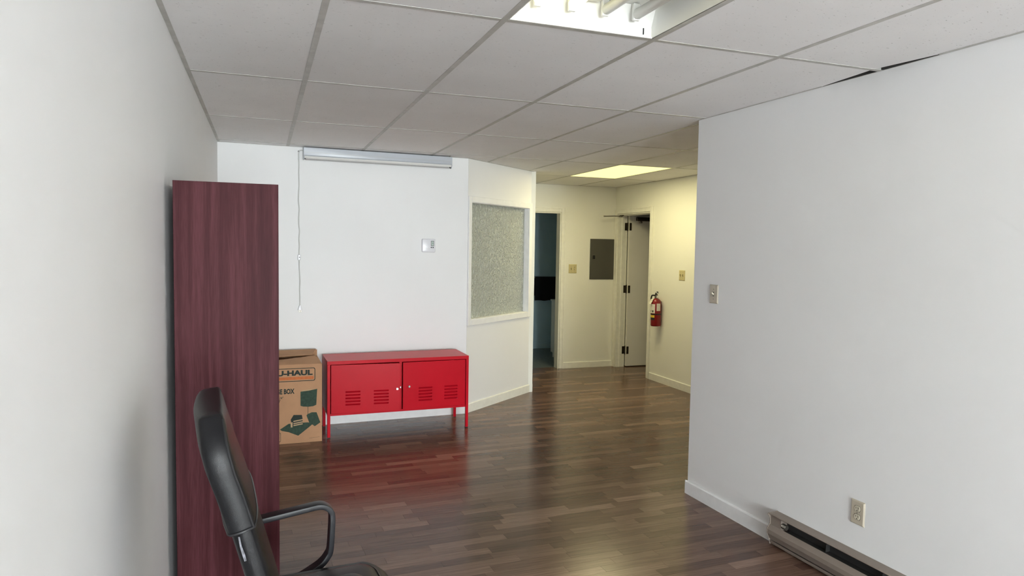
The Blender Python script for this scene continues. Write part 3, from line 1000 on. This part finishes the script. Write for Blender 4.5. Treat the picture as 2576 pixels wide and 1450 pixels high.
text('18" x 18" x 24"', 'dark_ink', 0.018, 0.152, 0.356, 0.376, bx, shear=0.2, bold=0.01)
text('4.5 CU FT', 'dark_ink', 0.018, 0.132, 0.330, 0.350, bx, shear=0.2, bold=0.01)
ink('printed_shade', 'green_ink', [(0.280, 0.296), (0.300, 0.288), (0.340, 0.284), (0.375, 0.286), (0.400, 0.296), (0.407, 0.424), (0.345, 0.413), (0.280, 0.408)])
ink('printed_shade_rim', 'pale_ink', [(0.286, 0.409), (0.345, 0.415), (0.398, 0.422), (0.345, 0.421), (0.300, 0.418)], 0.0004)
ink('printed_stem', 'dark_ink', [(0.3345, 0.225), (0.3375, 0.225), (0.3375, 0.286), (0.3345, 0.286)])
ink('printed_tray', 'green_ink', [(0.125, 0.117), (0.140, 0.105), (0.190, 0.092), (0.262, 0.058), (0.350, 0.125), (0.380, 0.150), (0.330, 0.160), (0.190, 0.158)])
ink('printed_carton', 'green_ink', [(0.325, 0.215), (0.333, 0.225), (0.365, 0.238), (0.402, 0.236), (0.431, 0.152), (0.388, 0.124), (0.372, 0.138), (0.348, 0.150)], 0.0002)
ink('printed_books', 'dark_ink', [(0.214, 0.135), (0.296, 0.150), (0.296, 0.190), (0.290, 0.222), (0.228, 0.226), (0.206, 0.190)], 0.0004)
for z in (0.137, 0.152, 0.170):
    ink('printed_pages', 'pale_ink', [(0.226, z), (0.296, z + 0.010), (0.296, z + 0.019), (0.226, z + 0.009)], 0.0008)
ink('printed_jar', 'pale_ink', [(0.206, 0.128), (0.219, 0.128), (0.221, 0.168), (0.205, 0.168)], 0.0008)
ring_print('printed_stamp_border', 'dark_ink', 0.060, 0.132, 0.018, 0.092, 0.009, 0.003)
for k, (zz, hh) in enumerate(((0.078, 0.008), (0.067, 0.008), (0.052, 0.009), (0.038, 0.009), (0.026, 0.007))):
    ink('printed_stamp_mark', 'dark_ink', [(0.072, zz - hh / 2), (0.120 - 0.003 * (k % 2), zz - hh / 3), (0.124, zz + hh / 4), (0.074, zz + hh / 2)])
ink('printed_rule', 'dark_ink', [(0.345, 0.030), (0.424, 0.036), (0.424, 0.0372), (0.345, 0.0312)])

# ------------------------------------------------------------------ wall-mounted strip light with cord
sl = thing('strip_light', 'unlit white fluorescent strip light high on the back wall with a hanging cord', 'light', FB.at(0.663, 2.276), FB.ang)
SLN = 1.292
MB().poly_x([(-0.0005, 0.030), (-0.075, 0.030), (-0.080, 0.036), (-0.080, 0.100), (-0.0005, 0.100)][::-1], 0, SLN).build('housing', 'strip', sl, 0.0015)
MB().box(0.002, SLN - 0.002, -0.0808, -0.0802, 0.058, 0.060).build('seam', 'tee', sl)
for x in (0.0, SLN - 0.006):
    MB().poly_x([(-0.030, 0.000), (-0.060, 0.000), (-0.080, 0.024), (-0.080, 0.0298), (-0.010, 0.0298)][::-1], x, x + 0.006).build('end_cap', 'strip', sl)
    xx = x + 0.006 if x == 0 else x - 0.014
    box('lamp_holder', 'black', sl, (xx + 0.001, xx + 0.013, -0.056, -0.036, 0.004, 0.029))
MB().lathe([(0.0125, 0.022), (0.0125, SLN - 0.022)], 14, (0, -0.046, 0.013), axis='x').build('tube', 'tube_grey', sl, smooth=True)
MB().poly_x([(-0.078, 0.029), (-0.080, 0.022), (-0.070, 0.010), (-0.069, 0.011), (-0.078, 0.022), (-0.0765, 0.029)][::-1], 0.007, SLN - 0.007).build('reflector_lip', 'white_metal', sl)
cx0 = -0.032
zc = lambda z: z - 2.276
cpath = [(0.0, -0.03, zc(2.356)), (-0.018, -0.02, zc(2.356)), (cx0, -0.012, zc(2.345))]
rng = random.Random(3)
for z in np.arange(2.30, 1.06, -0.062):
    cpath.append((cx0 + rng.uniform(-0.004, 0.004) + (0.004 if z < 1.4 else 0), -0.007, zc(z)))
cpath.append((cx0 + 0.006, -0.008, zc(1.045)))
cord = MB().tube(smooth_path(cpath, 3), 0.0042, 8, up=(0, 1, 0)).build('power_cord', 'grey_plastic', sl, smooth=True)
box('inline_switch', 'plastic', cord, (cx0 - 0.012, cx0 + 0.012, -0.022, -0.001, zc(1.432), zc(1.480)), 0.006)
MB().lathe([(0.004, 0), (0.004, 0.003)], 8, (cx0 + 0.002, -0.0222, zc(1.458)), axis='y').build('switch_wheel', 'slot', cord)
MB().loft([rrect_ for rrect_ in [[(x + cx0 + 0.006, y - 0.012, zc(z)) for x, y in rrect(-w_, w_, -0.010, 0.010, 0.004, 2)] for z, w_ in ((1.048, 0.006), (1.03, 0.012), (1.008, 0.019))]]).build('plug', 'plastic', cord, smooth=True)
for dx in (-0.007, 0.007):
    box('plug_prong', 'steel', cord, (cx0 + 0.006 + dx - 0.0035, cx0 + 0.006 + dx + 0.0035, -0.0135, -0.012, zc(0.988), zc(1.008)))
MB().lathe([(0.006, 0.0), (0.008, 0.004), (0.004, 0.012)], 10, (cx0, -0.0005, zc(2.347)), axis='y').build('cord_hook', 'bronze', sl, smooth=True)
MB().tube([(SLN - 0.03, -0.06, 0.0985), (SLN - 0.024, -0.10, 0.1065)], 0.0015, 6).build('hanger_wire', 'steel', sl)

# ------------------------------------------------------------------ thermostat
th = thing('thermostat', 'small white square thermostat with a grey screen on the back wall', 'thermostat', FB.at(1.759, 1.574), FB.ang)
o_ = rrect(-0.062, 0.062, -0.061, 0.061, 0.012, 4)
def ringy(s_, y):
    return [(x * s_, y, z * s_) for x, z in o_]
MB().loft([ringy(1, -0.0005), ringy(1, -0.020), ringy(0.96, -0.026), ringy(0.90, -0.0275)]).build('case', 'plastic', th, smooth=True, ang=50)
box('screen_bezel', 'panel_grey', th, (0.018, 0.047, -0.0287, -0.0276, -0.004, 0.043))
box('screen', 'lcd', th, (0.021, 0.044, -0.0292, -0.0288, 0.0, 0.039))
for x in (0.022, 0.039):
    MB().lathe([(0.006, 0.0), (0.005, 0.002), (0, 0.002)], 10, (x, -0.0276, -0.017), axis='y').build('button', 'black', th, smooth=True)
box('screen_digit', 'dark_ink', th, (0.033, 0.038, -0.0296, -0.0293, 0.018, 0.024))
box('door_groove', 'grey_plastic', th, (-0.050, 0.012, -0.0281, -0.0276, -0.024, -0.0228))

# ------------------------------------------------------------------ switches and outlet
def plate(par, w, hh, mat):
    o_ = [(-w / 2, -hh / 2), (w / 2, -hh / 2), (w / 2, hh / 2), (-w / 2, hh / 2)]
    def rg(i, y):
        return [(x - math.copysign(i, x), y, z - math.copysign(i, z)) for x, z in o_]
    MB().loft([rg(0, -0.0004), rg(0.0, -0.0022), rg(0.0055, -0.0062)]).build('cover_plate', mat, par)
def toggle(par, x, mat, up=1):
    box('toggle_slot', 'slot', par, (x - 0.0055, x + 0.0055, -0.0066, -0.0063, -0.013, 0.013))
    MB().loft([[(x + a_, -0.0064, z_) for a_, z_ in ((-0.004, -0.008 * up), (0.004, -0.008 * up), (0.004, 0.005 * up), (-0.004, 0.005 * up))],
               [(x + a_, -0.020, z_) for a_, z_ in ((-0.0035, 0.004 * up), (0.0035, 0.004 * up), (0.0035, 0.011 * up), (-0.0035, 0.011 * up))]]).build('toggle', mat, par)
    for z_ in (-0.030, 0.030):
        MB().lathe([(0.0032, 0), (0.0028, 0.001), (0, 0.001)], 10, (x, -0.0063, z_), axis='y').build('screw', 'steel', par)
s1 = thing('light_switch', 'almond single light switch near the corner of the right-hand partition', 'switch', FR.at(0.208, 1.306), FR.ang)
plate(s1, 0.080, 0.114, 'almond'); toggle(s1, 0.0, 'ivory')
s2 = thing('light_switch', 'yellowed double switch plate between bathroom doorway and grey breaker panel', 'switch', FF.at(3.807 - X_L, 1.305), 0.0, 'double switch plates')
plate(s2, 0.113, 0.117, 'yellow_ivory'); toggle(s2, -0.023, 'yellow_ivory'); toggle(s2, 0.023, 'yellow_ivory', -1)
s3 = thing('light_switch', 'yellowed double switch plate above and beside the fire extinguisher', 'switch', FH.at(8.2 - 6.618, 1.288), FH.ang, 'double switch plates')
plate(s3, 0.115, 0.115, 'yellow_ivory'); toggle(s3, -0.023, 'yellow_ivory'); toggle(s3, 0.023, 'yellow_ivory')
ol = thing('wall_outlet', 'almond duplex wall outlet above the baseboard heater', 'outlet', FR.at(1.320, 0.361), FR.ang)
plate(ol, 0.076, 0.114, 'almond')
for z in (-0.0195, 0.0195):
    rr = [(0.0165 * math.cos(2 * PI * i / 20), max(-0.0125, min(0.0125, 0.0165 * math.sin(2 * PI * i / 20)))) for i in range(20)]
    MB().loft([[(x * s_, y, z + q * s_) for x, q in rr] for s_, y in ((1.12, -0.00625), (1.12, -0.0064))]).build('recess_ring', 'slot', ol)
    fc = MB().loft([[(x * s_, y, z + q * s_) for x, q in rr] for s_, y in ((1, -0.0065), (0.97, -0.0082))]).build('outlet_face', 'ivory', ol)
    box('slot', 'slot', fc, (-0.0072, -0.0052, -0.0086, -0.0083, z - 0.001, z + 0.008))
    box('slot', 'slot', fc, (0.0050, 0.0072, -0.0086, -0.0083, z - 0.002, z + 0.009))
    MB().lathe([(0.0026, 0), (0.0026, 0.0003), (0, 0.0003)], 10, (0, -0.0083, z - 0.008), axis='y').build('ground_hole', 'slot', fc)
MB().lathe([(0.003, 0), (0.0026, 0.001), (0, 0.001)], 10, (0, -0.0063, 0), axis='y').build('screw', 'steel', ol)

# ------------------------------------------------------------------ electrical panel
ep = thing('electrical_panel', 'flat grey breaker panel cover on the far wall beside the open door', 'panel', FF.at(4.228 - X_L, 1.434), 0.0)
box('cover', 'panel_grey', ep, (-0.178, 0.178, -0.012, -0.0004, -0.266, 0.266), 0.003)
box('door_leaf', 'panel_grey', ep, (-0.165, 0.170, -0.0155, -0.0122, -0.250, 0.254), 0.0015)
box('latch_bezel', 'steel', ep, (-0.148, -0.102, -0.0168, -0.0157, -0.004, 0.056))
box('latch', 'black', ep, (-0.143, -0.107, -0.019, -0.0170, 0.001, 0.051), 0.002)

# ------------------------------------------------------------------ fire extinguisher
fe = thing('fire_extinguisher', 'red fire extinguisher with tags hanging by the far door casing', 'extinguisher', FH.at(8.2 - 7.035, 0.672), FH.ang)
CYL = (0, -0.0665, 0)
MB().lathe([(0.045, 0.0), (0.056, 0.004), (0.060, 0.012), (0.060, 0.268), (0.056, 0.292), (0.044, 0.312), (0.026, 0.325), (0.020, 0.328)], 32, CYL).build('cylinder', 'ext_red', fe, smooth=True, ang=50)
MB().lathe([(0.046, -0.0035), (0.054, -0.0035), (0.054, 0.002)], 32, CYL).build('base_ring', 'white_label', fe)
MB().lathe([(0.020, 0.3285), (0.022, 0.345), (0.018, 0.352), (0.018, 0.372), (0.012, 0.378)], 16, CYL).build('valve', 'steel', fe, smooth=True)
def arc_label(name, mat, a0, a1, z0, z1, r_=0.0606, par=fe, n=10):
    vs, fs = [], []
    for k in range(n + 1):
        a_ = R(a0 + (a1 - a0) * k / n)
        for z in (z0, z1):
            vs.append((CYL[0] + r_ * math.sin(a_), CYL[1] - r_ * math.cos(a_), z))
    fs = [(2 * k, 2 * k + 2, 2 * k + 3, 2 * k + 1) for k in range(n)]
    return MB().add(vs, fs).build(name, mat, par, smooth=True)
arc_label('instruction_label', 'white_label', -28, 47, 0.155, 0.262)
arc_label('pictogram', 'dark_ink', 14, 30, 0.166, 0.190, 0.0609, n=4)
arc_label('pictogram', 'dark_ink', -14, -2, 0.168, 0.190, 0.0609, n=4)
for k in range(4):
    arc_label('label_line', 'grey_plastic', -20, 38, 0.203 + k * 0.012, 0.2055 + k * 0.012, 0.0609)
arc_label('yellow_band', 'yellow_label', -28, 44, 0.104, 0.132)
arc_label('black_band', 'black', -28, 44, 0.076, 0.103)
arc_label('inspection_label', 'white_label', 66, 112, 0.184, 0.270)
for k in range(3):
    arc_label('label_line', 'grey_plastic', 74 + 11 * k, 78 + 11 * k, 0.194, 0.260, 0.0609, n=3)
MB().lathe([(0.0608, 0.136), (0.0618, 0.136), (0.0618, 0.150), (0.0608, 0.150)], 32, CYL).build('strap', 'black', fe, smooth=True)
MB().box(-0.010, 0.010, -0.0058, -0.0004, 0.22, 0.29).build('wall_bracket', 'black', fe)
hd = [(0.0, -0.075, 0.372), (0.03, -0.085, 0.392), (0.075, -0.10, 0.408)]
MB().sweep(hd, [(0.010, 0.004), (-0.010, 0.004), (-0.010, -0.004), (0.010, -0.004)], up=(0, 1, 0)).build('lever', 'black', fe)
MB().sweep([(0.0, -0.075, 0.362), (0.04, -0.088, 0.362), (0.082, -0.10, 0.340)], [(0.010, 0.003), (-0.010, 0.003), (-0.010, -0.003), (0.010, -0.003)], up=(0, 1, 0)).build('carry_handle', 'chrome', fe)
MB().sweep([(0.06, -0.096, 0.401), (0.095, -0.105, 0.396)], [(0.011, 0.006), (-0.011, 0.006), (-0.011, -0.006), (0.011, -0.006)], up=(0, 1, 0)).build('lever_tip', 'chrome', fe)
MB().tube(smooth_path([(-0.01, -0.085, 0.360), (-0.035, -0.095, 0.362), (-0.048, -0.102, 0.345), (-0.050, -0.105, 0.31)], 4), 0.009, 10).build('nozzle', 'black', fe, smooth=True)
MB().add([(-0.052, -0.134, 0.262), (0.012, -0.146, 0.262), (0.020, -0.118, 0.316), (0.012, -0.108, 0.322), (-0.028, -0.106, 0.322), (-0.040, -0.112, 0.316)], [(0, 1, 2, 3, 4, 5)]).build('hanging_tag', 'white_label', fe)
for k in range(3):
    MB().lathe([(0.004, 0), (0.0, 0.0012)], 6, (-0.026 + 0.018 * k, -0.121, 0.306), axis='y').build('tag_mark', 'dark_ink', fe)

# ------------------------------------------------------------------ baseboard heater
HL = 1.62
ht = thing('baseboard_heater', 'long taupe electric baseboard heater along the right-hand partition', 'heater', FR.at(0.808, 0.0), FR.ang)
def prof(name, mat, pts, x0=0.0, x1=HL, par=ht):
    return MB().poly_x(pts[::-1], x0, x1).build(name, mat, par)
prof('back_plate', 'heater', [(-0.0005, 0.012), (-0.0005, 0.172), (-0.003, 0.172), (-0.003, 0.012)])
prof('top_hood', 'heater', [(-0.0005, 0.180), (-0.056, 0.178), (-0.061, 0.174), (-0.060, 0.1715), (-0.055, 0.1755), (-0.0005, 0.1775)])
prof('front_panel', 'heater', [(-0.048, 0.116), (-0.051, 0.117), (-0.067, 0.092), (-0.067, 0.070), (-0.054, 0.045), (-0.050, 0.036), (-0.047, 0.036), (-0.051, 0.046), (-0.064, 0.070), (-0.064, 0.092)])
prof('bottom_lip', 'heater', [(-0.0035, 0.010), (-0.042, 0.010), (-0.047, 0.018), (-0.050, 0.030), (-0.047, 0.030), (-0.044, 0.019), (-0.041, 0.013), (-0.0035, 0.013)])
prof('end_cap', 'heater', [(-0.0005, 0.008), (-0.0005, 0.181), (-0.058, 0.179), (-0.066, 0.172), (-0.052, 0.152), (-0.050, 0.124), (-0.0685, 0.093), (-0.0685, 0.069), (-0.056, 0.044), (-0.056, 0.036), (-0.051, 0.030), (-0.048, 0.008)], -0.003, 0.0)
prof('end_cap', 'heater', [(-0.0005, 0.008), (-0.0005, 0.181), (-0.058, 0.179), (-0.066, 0.172), (-0.052, 0.152), (-0.050, 0.124), (-0.0685, 0.093), (-0.0685, 0.069), (-0.056, 0.044), (-0.056, 0.036), (-0.051, 0.030), (-0.048, 0.008)], HL, HL + 0.003)
prof('end_cover', 'heater', [(-0.0055, 0.10), (-0.0055, 0.172), (-0.046, 0.170), (-0.046, 0.10)], 0.001, 0.075)
prof('heating_element', 'heater_dark', [(-0.006, 0.05), (-0.006, 0.112), (-0.042, 0.112), (-0.042, 0.05)], 0.105, HL - 0.06)
prof('inner_liner', 'heater_dark', [(-0.0032, 0.03), (-0.0032, 0.168), (-0.005, 0.168), (-0.005, 0.03)], 0.08, HL - 0.02)
cnn = MB()
for k in range(5):
    cnn.lathe([(0.012, 0.078 + k * 0.006), (0.014, 0.081 + k * 0.006), (0.012, 0.083 + k * 0.006)], 12, (0, -0.036, 0.132), axis='x')
cnn.build('connector', 'steel', ht, smooth=True)
for x in (0.36, 0.68, 1.0, 1.3):
    box('support_bracket', 'heater_dark', ht, (x, x + 0.002, -0.030, -0.0055, 0.113, 0.150))

# ------------------------------------------------------------------ near ceiling troffer with its cover missing
x0, x1, y0, y1 = COLS[2], COLS[3], ROWS[6], ROWS[7]
tr = thing('ceiling_light', 'open fluorescent ceiling fixture with bare tubes nearest the camera', 'light', (x0, y0, CEIL))
lx, ly, dp = x1 - x0, y1 - y0, 0.110
e = 0.014
box('top_pan', 'fixture', tr, (e, lx - e, e, ly - e, dp, dp + 0.003))
for xx in (e, lx - e - 0.003):
    box('side_pan', 'fixture', tr, (xx, xx + 0.003, e, ly - e, 0.002, dp - 0.0005))
for yy, s in ((e, 1), (ly - e, -1)):
    ye = yy
    MB().add([(e + 0.003, ye, 0.002), (lx - e - 0.003, ye, 0.002), (lx - e - 0.003, ye, 0.045), (e + 0.003, ye, 0.045), (lx - e - 0.003, ye + s * 0.030, dp - 0.001), (e + 0.003, ye + s * 0.030, dp - 0.001)], [(0, 1, 2, 3), (3, 2, 4, 5)]).build('end_pan', 'fixture', tr)
    MB().box(e + 0.003, lx - e - 0.003, min(ye, ye + s * 0.006), max(ye, ye + s * 0.006), 0.0, 0.006).build('frame_lip', 'fixture', tr)
for k, xx in enumerate((0.105, 0.240, 0.375, 0.505)):
    for yy, s in ((e + 0.034, 1), (ly - e - 0.034, -1)):
        MB().box(xx - 0.014, xx + 0.014, min(yy, yy + s * 0.016), max(yy, yy + s * 0.016), 0.045, dp - 0.002).build('lamp_holder', 'fixture', tr, 0.003)
    MB().lathe([(0.017, 0.0), (0.019, 0.004), (0.019, ly - 0.13 - 0.004), (0.017, ly - 0.13)], 18, (0, 0, 0)).build('tube', 'tube_on' if k < 2 else 'tube_off', tr, smooth=True, loc=(xx, 0.065 + 0.0, 0.066), rot=(-PI / 2, 0, 0))
box('ballast_cover', 'fixture', tr, (lx / 2 - 0.045, lx / 2 + 0.045, 0.06, ly - 0.06, 0.088, dp - 0.001), 0.01)
box('latch_clip', 'black', tr, (lx - 0.055, lx - 0.051, ly - e - 0.0035, ly - e - 0.0005, 0.012, 0.036))

# ------------------------------------------------------------------ lit troffer over the hall
x0, x1, y0, y1 = COLS[6], COLS[7], ROWS[10], ROWS[11]
tf = thing('ceiling_light', 'glowing yellow ceiling light panel over the hall before the far doors', 'light', (x0, y0, CEIL))
lx, ly = x1 - x0, y1 - y0
box('housing', 'fixture', tf, (0.014, lx - 0.014, 0.014, ly - 0.014, 0.012, 0.10))
box('diffuser', 'diffuser', tf, (0.0145, lx - 0.0145, 0.0145, ly - 0.0145, 0.0025, 0.007))
la = bpy.data.lights.new('hall_lamp', 'AREA')
la.shape, la.size, la.size_y = 'RECTANGLE', lx - 0.04, ly - 0.04
la.energy, la.color = 20.0, (1.0, 0.885, 0.50)
lo_ = bpy.data.objects.new('hall_lamp', la)
COL.objects.link(lo_)
lo_.parent = tf
lo_.location = (lx / 2, ly / 2, 0.001)

# ------------------------------------------------------------------ bathroom furnishings seen through the doorway
vn = thing('bathroom_cabinet', 'slim white cabinet just inside the dark bathroom doorway', 'cabinet', (3.915, 9.0, 0))
MB().poly_y([(0.0, 0.075), (0.03, 0.075), (0.03, 0.0), (0.62, 0.0), (0.62, 0.815), (0.0, 0.815)], 0.0, 0.016).build('front_panel', 'trim', vn)
box('carcass', 'trim', vn, (0.002, 0.62, 0.0165, 0.13, 0.075, 0.814))
box('kick_board', 'trim', vn, (0.031, 0.62, 0.0165, 0.13, 0.0, 0.074))
box('countertop', 'white_metal', vn, (-0.014, 0.63, -0.012, 0.14, 0.8155, 0.836), 0.004)
rl = thing('towel_bar', 'white towel bar on the blue bathroom wall', 'rail', (3.90, 9.95, 1.112))
MB().lathe([(0.008, 0.0), (0.008, 0.56)], 12, (0, -0.065, 0), axis='x').build('bar', 'white_metal', rl, smooth=True)
for x in (0.0, 0.53):
    box('bracket', 'white_metal', rl, (x - 0.012, x + 0.018, -0.08, -0.0005, -0.016, 0.016), 0.004)
tw = thing('towel', 'black towel folded over the towel bar in the dark bathroom', 'towel', (3.945, 9.885, 1.1135))
rings = []
for k in range(13):
    x = 0.01 + 0.40 * k / 12
    wv = 0.006 * math.sin(k * 1.3)
    rings.append([(x, -0.022 + wv, -0.355 + 0.006 * math.sin(k)), (x, -0.018 + wv * 0.5, -0.15), (x, -0.013, -0.01), (x, -0.008, 0.011), (x, 0.004, 0.0125), (x, 0.012, 0.0), (x, 0.018 + wv * 0.4, -0.15), (x, 0.022 + wv, -0.28),
                  (x, 0.016 + wv, -0.28), (x, 0.0115, -0.14), (x, 0.0085, -0.02), (x, 0.0, 0.0088), (x, -0.0088, -0.002), (x, -0.011, -0.15), (x, -0.015 + wv, -0.353)])
MB().loft(rings).build('cloth', 'towel', tw, smooth=True, ang=70)
